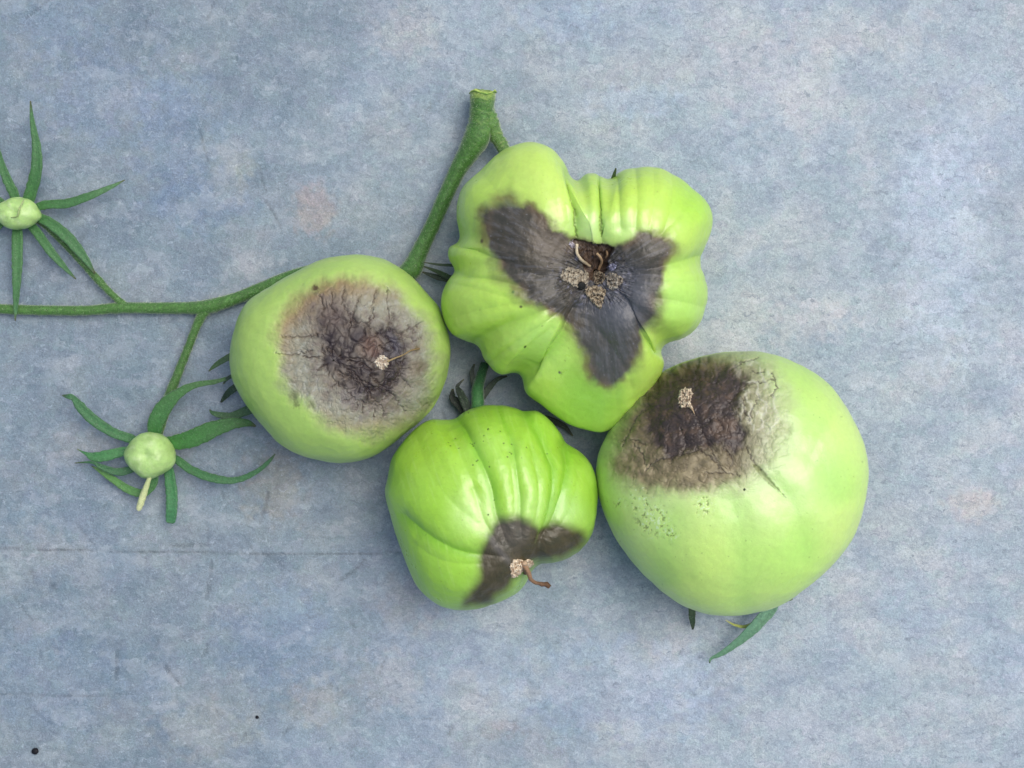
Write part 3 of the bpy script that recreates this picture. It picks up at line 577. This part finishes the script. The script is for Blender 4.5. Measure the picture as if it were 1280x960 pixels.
def paint3(x, y, top, P):
    n = fbm(P/80 + 71, 4); col = np.tile(lin((186, 214, 118)), (len(x), 1)); d = n*2.4 + fbm(P/18, 3)*.3
    col = mixc(col, sstep(-.3, .5, n)*.4, (190, 218, 126))
    for bx, by, r, c, a in [(945, 610, 70, (186, 216, 160), .3), (830, 640, 60, (198, 222, 142), .5), (1015, 590, 60, (190, 222, 160), .25), (1055, 600, 40, (160, 210, 96), .35), (860, 730, 80, (190, 222, 104), .5), (990, 470, 50, (160, 206, 90), .5), (985, 700, 60, (152, 210, 80), .4)]:
        col = mixc(col, sstep(r*1.3, r*.1, np.hypot(x-bx, y-by))*a*top, c)  # blanched skin, with the broad highlight painted in as pale blobs
    for pts, w, dp in [([(920,560),(1000,530),(1040,540)], 34, 1.5), ([(930,590),(975,610),(1005,660),(1005,720)], 20, 3.2), ([(905,600),(925,660),(930,730),(925,775)], 22, 2.4), ([(960,540),(1025,580),(1062,640)], 22, 2.4), ([(850,620),(830,690),(830,740)], 26, 2.0)]:
        d, m = furrow(d, x, y, pts, w, dp, 1.6, .2); col = mixc(col, m*.3, (140, 200, 84))
    sd = sdist(x, y, catmull(BRN3, 3, True)) + n2(x, y, 1/24, 4, 24.)*12; sk = sdist(x, y, catmull(DRK3, 3, True)) + n2(x, y, 1/16, 4, 26.)*13 + 3
    rim = sstep(600, 450, x+y*.0-260)  # brown side
    edge = 12 + 12*sstep(880, 960, x)
    brn = sstep(-edge*1.3, edge, sd)*top; drk = sstep(-7, 9, sk)*top
    col = mixc(col, sstep(-40, 6, sd)*top*.45, (178, 200, 140))
    t = n2(x, y, 1/14, 4, 28.); bc = np.tile(lin((118, 104, 78)), (len(x), 1))
    bc = mixc(bc, sstep(-.05, .4, t)*.7, (96, 84, 66)); bc = mixc(bc, sstep(.0, .4, -t)*.6, (156, 142, 112))
    bc = mixc(bc, sstep(905, 945, x - (y-500)*.1)*.85, (160, 162, 126)); bc = mixc(bc, sstep(935, 965, x)*sstep(.0, .3, t+.1)*.5, (176, 184, 146))
    bc = mixc(bc, sstep(24, 0, sd)*sstep(880, 820, x)*.5, (128, 128, 84)); bc = mixc(bc, sstep(24, 8, np.hypot(x-905, (y-470)))*.2, (100, 96, 80))
    bc = mixc(bc, sstep(-30, 4, sk + n2(x, y, 1/12, 3, 63.)*10)*.6, (80, 65, 50))
    col = mixc(col, brn*.96, bc)
    q = n2(x, y, 1/12, 4, 29.); dk = np.tile(lin((56, 46, 42)), (len(x), 1)); dk = mixc(dk, sstep(-.02, .4, q)*.75, (38, 32, 33)); dk = mixc(dk, sstep(.05, .4, -q)*.6, (84, 66, 52))
    dk = mixc(dk, sstep(20, 5, np.hypot(x-905, y-532))*.5, (104, 84, 66))
    col = mixc(col, drk*.96, dk)
    cr = crack_set(x, y, CR3, 1.0, 1.4, 12)*top; cl = crack_set(x-1.5, y+1.5, CR3, 1.1, .9, 12)*top
    wr = np.clip(1 - np.abs(n2(x, y, 1/13, 4, 40.))*3.4, 0, 1)**3; fine = n2(x, y, 1/4, 3, 41.)
    # arching wrinkles between dark core and pale rim
    r = np.hypot(x-880, y-520); arc = np.cos((r + n2(x, y, 1/18, 3, 42.)*16)/2.4)*sstep(910, 930, x)*sstep(545, 530, y)*sstep(-2, 10, sd)*top*(1-drk)
    d = d - sstep(-12, 34, sd)*4.5*top - drk*3.5 + brn*n2(x, y, 1/20, 3, 43.)*2.6 - wr*brn*.9 - crack_set(x, y, CR3, 4.5, 1.2, 12)*brn*1.0 - cr*.7 + cl*.08 + arc*.3 + fine*brn*.18
    col = mixc(col, wr*brn*.2, (66, 54, 44)); col = mixc(col, cr*.8, (48, 38, 32)); col = mixc(col, np.clip(arc, 0, 1)*.35, (206, 206, 186)); col = mixc(col, cl*.1*(1-drk), (196, 188, 160))
    col = mixc(col, sstep(.2, .5, fine)*brn*.2, (58, 48, 40)); col = mixc(col, sstep(.42, .5, n2(x, y, 1/3.5, 2, 48))*brn*.22, (150, 136, 112))
    # torn spike of skin
    sp = crop(o3, k3, [(506,366),(524,370),(550,402),(603,463),(560,428),(528,398)]); ss = sstep(-1, 1.5, sdist(x, y, sp) + n2(x, y, 1/4, 2, 3)*1.5)*top
    col = mixc(col, ss*.6, (112, 122, 66)); se = np.exp(-(sdist(x, y, sp)/1.1)**2)*top; col = mixc(col, se*.45*sstep(-.25, .15, n2(x, y, 1/5, 2, 4)), (84, 84, 50)); d = d - ss*1.0 + se*.3
    # flecks below the rot
    for bx, by, r_, g in [(815, 650, 26, .26), (800, 625, 22, .30), (880, 632, 16, .26), (838, 668, 12, .22), (775, 628, 10, .25)]:
        z = sstep(r_*1.2, r_*.3, np.hypot(x-bx, y-by))*top; q = n2(x, y, 1/4.5, 3, bx*.1)
        col = mixc(col, z*sstep(g, g+.1, q)*.75, (106, 122, 60)); col = mixc(col, z*sstep(g, g+.12, -q)*.6, (206, 226, 186)); d = d - z*sstep(g, g+.1, q)*.8
    # a few pores
    dots = sstep(.50, .58, n2(x, y, 1/5., 2, 54.))*top*(1-brn); col = mixc(col, dots*.45, (104, 140, 60))
    rough = .37 + .04*n + brn*.13 - drk*.05
    return d, col, rough
T3 = tomato_body("tomato", "largest tomato, smooth and pale green, with a blackish brown patch on its upper left", OUT3, (913, 604), 122, paint3, a=.75, b=.94, nth=860, ntop=280)
scar_patch(T3, crop(o3, k3, [(290,175),(300,152),(325,148),(335,165),(328,190),(338,215),(318,205),(298,205)]), 4.2, 22., (212,198,172), (164,146,122), (92,76,64))

# ---- tomato 4: small vivid ribbed fruit at the bottom
o4, k4 = (460, 480), 3.2
OUT4 = crop(o4, k4, [(250,141),(300,138),(340,133),(390,105),(460,86),(530,82),(590,92),(622,101),(680,108),(730,145),(775,195),(800,230),(850,265),(890,315),(912,380),(917,460),(907,550),(882,620),(840,670),(780,705),(730,716),(690,722),(668,738),(650,762),(630,795),(590,835),(520,870),(440,895),(370,900),(290,880),(220,830),(175,760),(140,680),(112,600),(80,500),(68,430),(80,360),(100,290),(150,215),(200,165)])
FUR4 = [([(345,125),(390,180),(425,250),(465,330),(497,420),(515,520),(555,630),(600,700)], 15, 8), ([(520,90),(565,180),(590,280),(603,370),(612,450),(615,560),(620,690)], 12, 5.5), ([(470,100),(510,180),(540,260)], 14, 2), ([(620,98),(690,180),(735,280),(752,380),(742,500),(712,600),(660,690)], 13, 7.5),
        ([(800,225),(812,320),(798,420),(770,520),(725,620),(672,700)], 13, 9), ([(420,420),(445,500),(470,560),(520,640)], 9, 3.0), ([(660,240),(685,380),(688,480),(668,590)], 10, 4), ([(560,260),(585,400),(590,520)], 9, 2.5), ([(300,150),(370,280),(420,400),(450,470)], 16, 3.0), ([(850,270),(850,400),(815,520),(760,600)], 14, 3.5), ([(180,180),(230,330),(330,470),(440,560)], 22, 2.5), ([(130,530),(200,590),(290,645),(380,680),(470,695),(560,705)], 15, 8), ([(170,640),(260,700),(360,725),(440,730)], 12, 3.0),
        ([(660,740),(640,760),(600,790)], 10, 3), ([(250,230),(300,330),(340,430)], 30, 2)]
ROTA = crop(o4, k4, [(445,700),(468,630),(505,560),(560,535),(640,545),(685,575),(712,640),(690,690),(655,740),(600,790),(540,845),(475,890),(400,893),(375,880),(425,820),(442,760)])
ROTB = crop(o4, k4, [(625,735),(655,672),(690,618),(728,585),(775,565),(850,590),(862,622),(842,662),(790,700),(720,716)])
def paint4(x, y, top, P):
    n = fbm(P/60 + 51, 4); col = np.tile(lin((148, 194, 60)), (len(x), 1)); d = n*2.0 + fbm(P/14, 3)*.25
    col = mixc(col, sstep(-.3, .5, n)*.5, (160, 204, 80)); fm = np.zeros_like(x); hgt = (.25 + .75*sstep(0, 70, P[:, 2]))*(.2 + .8*sstep(6, 46, np.hypot(x-652, y-708)))
    for bx, by, r, c, a in [(590, 645, 34, (182, 216, 126), .7), (665, 640, 30, (172, 210, 112), .55), (712, 640, 26, (164, 200, 120), .6), (540, 570, 50, (160, 202, 52), .5), (560, 720, 60, (156, 204, 64), .6), (520, 650, 50, (156, 204, 52), .5)]:
        col = mixc(col, sstep(r*1.4, r*.1, np.hypot(x-bx, y-by))*a*top, c)
    for pts, w, dp in FUR4:
        d, m = furrow(d, x, y, crop(o4, k4, pts), w*.9, dp*hgt); fm = np.maximum(fm, m*min(1, dp/7))
    col = mixc(col, sstep(.3, .95, fm)*.45, (100, 166, 24))
    # fine pale striping along the ribs
    st = n2(x*1.0 + (y-500)*-.35, y*.08, 1/3.5, 3, 13.); col = mixc(col, sstep(.1, .5, st)*.25*top, (176, 212, 110))
    sa = sdist(x, y, catmull(ROTA, 3, True)) + n2(x, y, 1/20, 2, 8.)*6; sb = sdist(x, y, catmull(ROTB, 3, True)) + n2(x, y, 1/20, 2, 9.)*5 + 2
    s_ = np.maximum(sa, sb); rot = sstep(-9, 9, s_)*top
    pole = np.hypot(x-650, y-708)
    rot = rot*(1 - sstep(.45, .9, fm)*.0*sstep(12, 40, pole)*sstep(640, 700, x))
    rc = np.tile(lin((58, 44, 34)), (len(x), 1)); t = n2(x, y, 1/16, 4, 5.); rc = mixc(rc, sstep(-.05, .4, t)*.6, (40, 32, 28)); rc = mixc(rc, sstep(0, .4, -t)*.5, (80, 66, 58))
    rc = mixc(rc, sstep(40, 10, np.hypot(x-640, y-665))*.4, (92, 84, 86)); rc = mixc(rc, sstep(30, 8, np.hypot(x-612, y-700))*.4, (66, 54, 50))
    col = mixc(col, sstep(-20, 0, s_)*top*.4, (138, 170, 80)); col = mixc(col, rot*.96, rc)
    whit = np.exp(-(pdist(x, y, [(612,672),(622,688),(640,706)], reach=20)[0]/5)**2)*top; col = mixc(col, whit*.2, (140, 138, 140))
    fz = np.exp(-(pdist(x, y, [(592,605),(604,640),(614,660)], reach=20)[0]/4)**2)*top; col = mixc(col, fz*.0, (188, 210, 158))
    dots = crop(o4, k4, [(320,220),(328,235),(345,200),(360,245),(410,225),(415,232),(420,222),(480,172),(478,176),(462,200),(460,222),(545,228),(578,228),(570,262),(560,283),(640,246),(737,266),(415,318),(435,295),(505,465),(402,222),(485,325),(530,180),(400,110),(430,300),(575,268)])
    for i, (bx, by) in enumerate(dots):
        r_ = .75 + .45*((i*37) % 10)/10; z = sstep(r_*1.5, r_*.5, np.hypot(x-bx, y-by))*top; col = mixc(col, z*.75, (54, 68, 20)); d = d - z*.5
    dd = sstep(.48, .56, n2(x, y, 1/4.2, 2, 74.))*top*(1-rot); col = mixc(col, dd*.4, (100, 130, 40))
    d = d - 3*np.exp(-(pole/14)**2)*top + rot*n2(x, y, 1/12, 3, 2.)*1.4 - sstep(-4, 12, s_)*top*1.5
    rough = .33 + .04*n + rot*.07
    return d, col, rough
T4 = tomato_body("tomato", "small vivid green ribbed tomato with brown rot round the dry tip at its edge", OUT4, (612, 634), 122, paint4, a=.77, b=.95, nth=760, ntop=250)
scar_patch(T4, crop(o4, k4, [(568,735),(578,705),(600,700),(625,705),(650,700),(665,715),(650,735),(630,745),(605,765),(575,778)]), 4.5, 31., (222,208,182), (190,168,140), (126,102,80))
tz = float(T4.surf([652], [704])[0])*1000; print("tip height", tz)
strand("dry_style", [(652,704,tz+.3,5),(658,710,tz-.2,5.5),(662,719,tz-1.2,5.2),(664,725,tz-2,4.8),(670,728.5,tz-2.4,4.5),(677,730,tz-2.6,5),(685,731,tz-2.7,7.5),(687,730,tz-2.7,5)], M_SCAR, T4.root, (150,120,92), (78,56,38), rag=.12, rough=.7)
strand("dry_style", on(T4, [(655,703,6,6),(657,710,6,7),(657,717,4,6)]), M_SCAR, T4.root, (176,152,124), (110,84,62), rag=.14, rough=.7)
strand("dry_style", on(T1, [(484,452,2.2,3),(493,448,2.0,3),(503,444,1.8,3),(514,438,1.8,3),(524,436,3,2)]), M_SCAR, T1.root, (150,132,96), (110,92,62), rag=.1, rough=.7)
strand("dry_style", on(T3, [(862,508,2,3),(866,513,1.8,3),(868,518,1.4,2)]), M_SCAR, T3.root, (190,166,130), (130,110,86), rag=.1, rough=.7)

# ------------------------------------------------------------------ calyx of each large tomato (what shows of it)
DK1 = (40, 66, 44); DK2 = (34, 52, 38)
sepal(T1.root, [(330,432,6,7),(300,440,7,8),(283,448,8,8),(270,456,7,6),(261,464,6,1.5)], DK1, (62,88,48))
sepal(T1.root, [(335,470,5,9),(305,478,5,9),(290,487,5,10),(282,495,4,8),(276,503,3,3)], DK1, DK2, tip=(50,60,40), twist=.8)
sepal(T1.root, [(340,462,8,6),(300,468,9,7),(286,472,9,5),(279,480,8,2)], DK1, DK2)
sepal(T1.root, [(350,500,4,10),(312,512,5,12),(290,520,5,10),(268,517,5,6),(262,512,4,1.5)], (44,80,50), (60,92,56))
strand("pedicel", [(400,440,4,14),(370,400,3.5,13),(345,372,3,13),(330,362,2.6,12)], M_STEM, T1.root, G1, G2)
sepal(T2.root, [(610,345,8,5),(575,333,8,4),(550,331,8,3.5),(530,328,8,1.2)], DK1, (50,64,40))
sepal(T2.root, [(600,360,6,6),(565,348,6,7),(548,340,6.5,6),(530,333,7,2)], DK1, (56,70,48), twist=.5)
sepal(T2.root, [(600,372,4,8),(565,352,4,7),(545,346,4,7),(528,340,4,2)], (44,60,44), (40,54,40))
sepal(T2.root, [(755,260,22,8),(765,228,26,6),(768,217,28,4),(770,210,29,1.5)], (60,90,46), (50,60,40))
strand("pedicel", [(690,300,7,14),(660,240,6,16),(640,204,6,16),(630,188,6,15)], M_STEM, T2.root, (60,110,50), (60,110,50), speck=(140,160,96))
sepal(T3.root, [(905,700,5,16),(945,728,6,19),(966,752,7,16),(948,778,7.5,15.5),(925,800,6.5,11),(903,816,5,7),(889,823,4,3.5),(887,829,4,2)], (88,128,104), (84,124,92), flat=.2, keel=.5, tip=(40,50,34))
sepal(T3.root, [(930,720,3,7),(960,755,4,7),(948,774,4.5,5),(932,783,4,4.5),(918,781,3.5,3),(907,775,3,1.2)], (120,150,60), (176,178,92), tip=(190,186,140))
sepal(T3.root, [(880,720,4,12),(867,750,4,10),(865,768,4,9),(866,780,3,6),(866,787,2.5,2)], (52,82,44), (34,44,26), tip=(24,28,18))
sepal(T3.root, [(960,710,4,12),(978,735,4.5,10),(985,748,4.5,6),(991,749,4.5,1.5)], (58,92,56), (66,84,56))
sepal(T3.root, [(890,710,3,10),(880,745,3,8),(878,760,3,2)], DK1, DK2)
strand("pedicel", [(597,560,5,17),(597,525,7,17),(597,505,8,17),(597,488,7,16),(600,474,5,14),(606,455,3,12)], M_STEM, T4.root, (58,124,60), (40,84,50))
sepal(T4.root, [(592,530,7,12),(582,505,7,12),(576,492,8,10),(572,483,9,5),(580,474,9,1.5)], DK2, (24,30,26))
sepal(T4.root, [(590,525,4,12),(575,506,4,14),(566,498,4,9),(566,486,4,3)], (34,44,36), (26,34,28))
sepal(T4.root, [(597,500,5,9),(592,478,5,8),(590,465,5,6),(593,455,5,2)], (44,56,46), (34,42,36))
sepal(T4.root, [(600,500,6,10),(612,484,5,8),(622,474,4,6),(634,470,3,2)], (46,60,48), (40,50,42))
sepal(T4.root, [(620,520,5,12),(660,520,4,12),(700,530,3,8),(716,545,3,2)], (44,58,44), (40,50,42))

# ------------------------------------------------------------------ the truss they grew on
tr = thing("truss_stem", "green forking vine stem running under the left tomato up to a cut end", "stem", W(250, 386, 0))
SG = (62, 104, 40); SD = (54, 92, 38); SP = (124, 150, 92)
strand("main_stem", [(-120,378,2,12),(-60,381,2,12.5),(0,386,2,13),(60,388,2,13),(110,388,2,13),(148,385,2.2,14.5),(190,385,2.4,14.5),(235,385,2.6,16),(262,383,2.8,19),(295,373,3,16),(325,361,3,16),(365,345,3.2,16),(410,336,3.4,17),(460,340,3.6,18),(495,345,4,22),(513,338,5,27),(524,316,4.5,22),(538,287,4.6,19.5),(556,247,5,20),(572,213,5.6,22),(586,190,6.2,28),(596,172,6.8,34),(601,155,7.2,32),(602,140,7.5,31),(603,126,7.8,31.5),(603.5,116,8,33)],
       M_STEM, tr, SG, (56,100,34), ring=20, nseg=9, rag=.022, rough=.48, speck=(92,140,70), hair=3200)
# pale ragged cut
def cut_end():
    V = []; F = []; col = []; rr = random.Random(3); ring = 20
    c = W(603.5, 115.5, .008); t = (W(603.5, 112, .0083) - W(603, 126, .0077)).normalized(); s = t.cross(Vector((0, 0, 1))).normalized(); up = s.cross(t)
    for k, (r, dz) in enumerate([(16.8, -1.0), (17.2, .8), (15.6, 2.2), (12.5, .6), (9, 1.6), (4, .9), (.5, 1.0)]):
        for j in range(ring):
            a = 2*math.pi*j/ring; q = r*S*(1 + rr.uniform(-.05, .05)); z = (dz + rr.uniform(-1.5, 1.8)*(1 if 0 < k < 6 else .3) + 1.6*math.sin(3*a+1))*S
            V.append(c + s*math.cos(a)*q + up*math.sin(a)*q + t*z)
            col.append(lin([(70,116,50), (150,176,86), (186,200,110), (160,184,96), (120,150,70), (150,176,100), (160,180,110)][k])*rr.uniform(.75, 1.15))
    for k in range(6):
        for j in range(ring): F.append((k*ring+j, k*ring+(j+1) % ring, (k+1)*ring+(j+1) % ring, (k+1)*ring+j))
    F.append(tuple(6*ring+j for j in range(ring)))
    mesh_obj("cut_end", V, F, M_SCAR, tr, col=np.array(col), rough=np.full(len(V), .6))
cut_end()
strand("side_stem", [(603,128,7.5,22),(607,142,7.2,26),(613,156,6.8,24),(620,170,6.4,18.5),(627,182,6,16.5),(634,193,6,15.5),(642,206,6,15)], M_STEM, tr, (74,118,50), (80,112,48), ring=16, rag=.09, speck=(150,164,100), hair=900)
strand("side_stem", [(160,386,2.2,12),(150,377,2.4,10),(137,365,2.6,9),(122,349,2.8,10.5),(106,332,3,9),(88,313,3,8),(70,295,3,8),(54,280,3.4,8),(30,268,3.5,8)], M_STEM, tr, SG, SD, ring=12, hair=700, speck=(92,136,70), rag=.05)
strand("side_stem", [(262,384,2.7,15),(252,394,2.6,13.5),(244,412,2.5,11.5),(234,438,2.5,11.5),(222,468,2.5,12.5),(211,497,2.6,13.5),(205,520,3,11.5),(198,545,3.2,10),(189,568,3.5,8)], M_STEM, tr, SG, SD, ring=12, hair=700, speck=(92,136,70), rag=.05)

# ------------------------------------------------------------------ two fruitlets with open calyx
def fruitlet(label, cx, cy, rx, ry, zc, lobes, seed, sq=0.0):
    z0 = zc*.001; root = thing("fruitlet", label, "unripe fruit", W(cx, cy, 0), "tiny unripe fruits on the truss")
    nth, nph = 72, 40; c = W(cx, cy, z0); u = S*(H-z0)/H; V = []; col = []
    for i in range(nph+1):
        ph = math.radians(89.9 - 179.8*i/nph)
        for j in range(nth):
            th = 2*math.pi*j/nth; l = 1 + .035*abs(math.cos(lobes*th*.5 + seed)) - .02 + sq*math.cos(4*th+.4)*.03
            f = math.cos(ph)**.85; z = math.copysign(abs(math.sin(ph))**.95, math.sin(ph))
            V.append((c.x + rx*u*f*l*math.cos(th), c.y + ry*u*f*l*math.sin(th), c.z + min(rx, ry)*u*.92*(z - .16*math.exp(-(f/.22)**2)*(1 if z > 0 else 0))))
            g = abs(math.cos(lobes*th*.5+seed)); cc = lin((164, 196, 118))*(1-.2*(1-g)*f) ; cc = cc*(.92+.08*z) if False else cc
            col.append(cc*(1-max(0, 1-f/.35)*.0))
    V = np.array(V); col = np.array(col); nz = fbm(V*260+seed, 4); nd = (V - np.array(c)); V = V + nd*(nz*.06)[:, None]
    q = sstep(.05, .45, fbm(V*420+4, 3))[:, None]*.4; col = col*(1-q) + lin((196,214,160))*q
    q = sstep(.15, .5, fbm(V*900+14, 3))[:, None]*.35; col = col*(1-q) + lin((120,158,80))*q
    F = []
    for i in range(nph):
        for j in range(nth): F.append((i*nth+j, (i+1)*nth+j, (i+1)*nth+(j+1) % nth, i*nth+(j+1) % nth))
    F.append(tuple(range(nth))); F.append(tuple(nph*nth+j for j in range(nth))[::-1])
    mesh_obj("fruit_body", V, F, M_FRUIT, root, col=np.clip(col, 0, 1), rough=np.full(len(V), .42))
    return root
fA = fruitlet("tiny pale lobed fruitlet in a star of straight sepals above the stem", 22, 267, 28, 20, 7.5, 7, .4, 1)
# the creased band across its tip
strand("dry_style", [(30,250,12.6,1.6),(24,262,12.6,2.2),(22,270,12.6,2),(14,272,12.3,1.2)], M_SCAR, fA, (160,176,120), (120,140,84), rag=.1)
SA = (52, 98, 46); SB = (60, 100, 60)
for pts in [[(22,258,4,12),(18,243,5,13),(8,222,6,12),(0,198,6,8),(-6,168,5,1.5)], [(34,258,4,14),(39,240,5,16),(46,212,7,15.5),(46,185,8,12),(41,155,8,7),(38,126,6.5,1.8)],
            [(40,262,4,10),(58,256,5,11.5),(85,254,6,12),(115,244,7,10),(138,234,6.5,6),(156,225,5.5,1.5)], [(34,276,4,10),(46,290,5,12),(62,312,5.5,12),(78,331,4.5,8),(95,349,3,1.5)],
            [(40,270,5,10),(58,276,6,13),(82,294,6.5,15),(102,317,6,12),(119,342,5,2)], [(22,278,4,12),(22,296,5,14.5),(22,325,6,14.5),(21,355,6,11),(20,380,5,7),(19,401,4.5,1.5)],
            [(10,262,4,10),(-5,249,5,11),(-30,244,6,9),(-60,252,5,1.5)], [(8,274,4,10),(-4,284,5,11),(-20,306,6,9),(-34,336,4,1.5)]]:
    sepal(fA, pts, SA, SB)
fB = fruitlet("tiny round pale fruitlet with curled sepals and a wilted tip, below the forking stem", 188, 569, 31, 28.5, 8.5, 5, 1.1, 1)
o6, k6 = (60, 380), 3.31
def s6(l, **k):
    sepal(fB, [(60+p[0]/k6, 380+p[1]/k6, p[2], p[3]/k6) for p in l], **k)
s6([(400,590,4,30),(345,558,5,40),(270,532,6,42),(190,480,7.5,46),(135,425,8,42),(105,388,8,24),(85,383,8,22),(58,378,7,5)], c_a=(50,100,54), c_b=(54,94,60), tip=(70,80,60))
s6([(400,610,4,30),(325,608,5,38),(240,628,5.5,46),(190,632,5.5,40),(155,618,5.5,14),(120,600,5,4)], c_a=(54,112,58), c_b=(50,98,56), tip=(110,116,90))
s6([(400,650,4,24),(340,685,4.5,32),(285,694,5,34),(225,675,6,24),(180,655,6,12),(110,658,5,4)], c_a=(44,92,52), c_b=(44,84,50))
s6([(440,690,4,30),(435,740,4,40),(395,782,4,36),(330,765,4,36),(265,722,3.5,30),(215,690,3,18),(180,670,3,4)], c_a=(48,96,52), c_b=(88,132,64))
s6([(490,640,4,36),(502,700,4.5,44),(512,780,5,50),(512,850,5,48),(508,895,4,42),(506,908,4,26)], c_a=(44,100,52), c_b=(60,112,72), tip=(36,66,40))
s6([(480,620,4,26),(535,645,5,34),(600,690,5.5,38),(690,722,6,36),(780,728,6,28),(860,695,6.5,22),(910,655,7,17),(940,620,7,5)], c_a=(50,98,50), c_b=(50,92,58), tip=(60,76,54))
s6([(470,570,5,40),(530,572,6.5,62),(600,555,7.5,76),(680,520,8,72),(760,495,8,50),(820,492,7,34),(860,505,6,8)], c_a=(50,104,42), c_b=(44,84,38))
s6([(440,560,5,44),(445,500,6.5,68),(480,430,7.5,70),(540,370,8.5,44),(610,335,9,28),(690,322,9,20),(750,305,8.5,14),(775,295,8,4)], c_a=(46,98,44), c_b=(64,96,52))
strand("dry_style", crop(o6, k6, [(430,690,11,5),(415,732,10,6),(400,775,8.5,8),(388,810,7.5,9),(376,846,6.5,7),(372,855,6.5,3)]), M_SCAR, fB, (176,190,130), (208,212,160), rag=.05, rough=.55)

# ------------------------------------------------------------------ loose black grit on the slab
def grit(label, px, py, r, seed):
    rr = random.Random(seed); V = []; F = []; c = W(px, py, r*S*.5); nth, nph = 10, 6
    for i in range(nph+1):
        ph = math.pi*(i/nph - .5)
        for j in range(nth):
            th = 2*math.pi*j/nth; k = 1 + rr.uniform(-.14, .14)
            V.append((c.x + r*S*math.cos(ph)*math.cos(th)*k*1.15, c.y + r*S*math.cos(ph)*math.sin(th)*k, c.z + r*S*.6*math.sin(ph)))
    for i in range(nph):
        for j in range(nth): F.append((i*nth+j, i*nth+(j+1) % nth, (i+1)*nth+(j+1) % nth, (i+1)*nth+j))
    o = mesh_obj("grit", V, F, M_SCAR, None, col=np.tile(lin((22, 22, 26)), (len(V), 1)), rough=np.full(len(V), .6))
    o['label'] = label; o['category'] = 'grit'; o['group'] = 'black specks on the slab'
grit("larger black speck of grit near the bottom left corner of the slab", 44, 939, 4.2, 1)
grit("smaller black speck of grit on the slab below the left tomato", 321.5, 896.5, 2.0, 2)
print("done", sum(len(o.data.polygons) for o in bpy.data.objects if o.type == 'MESH'))
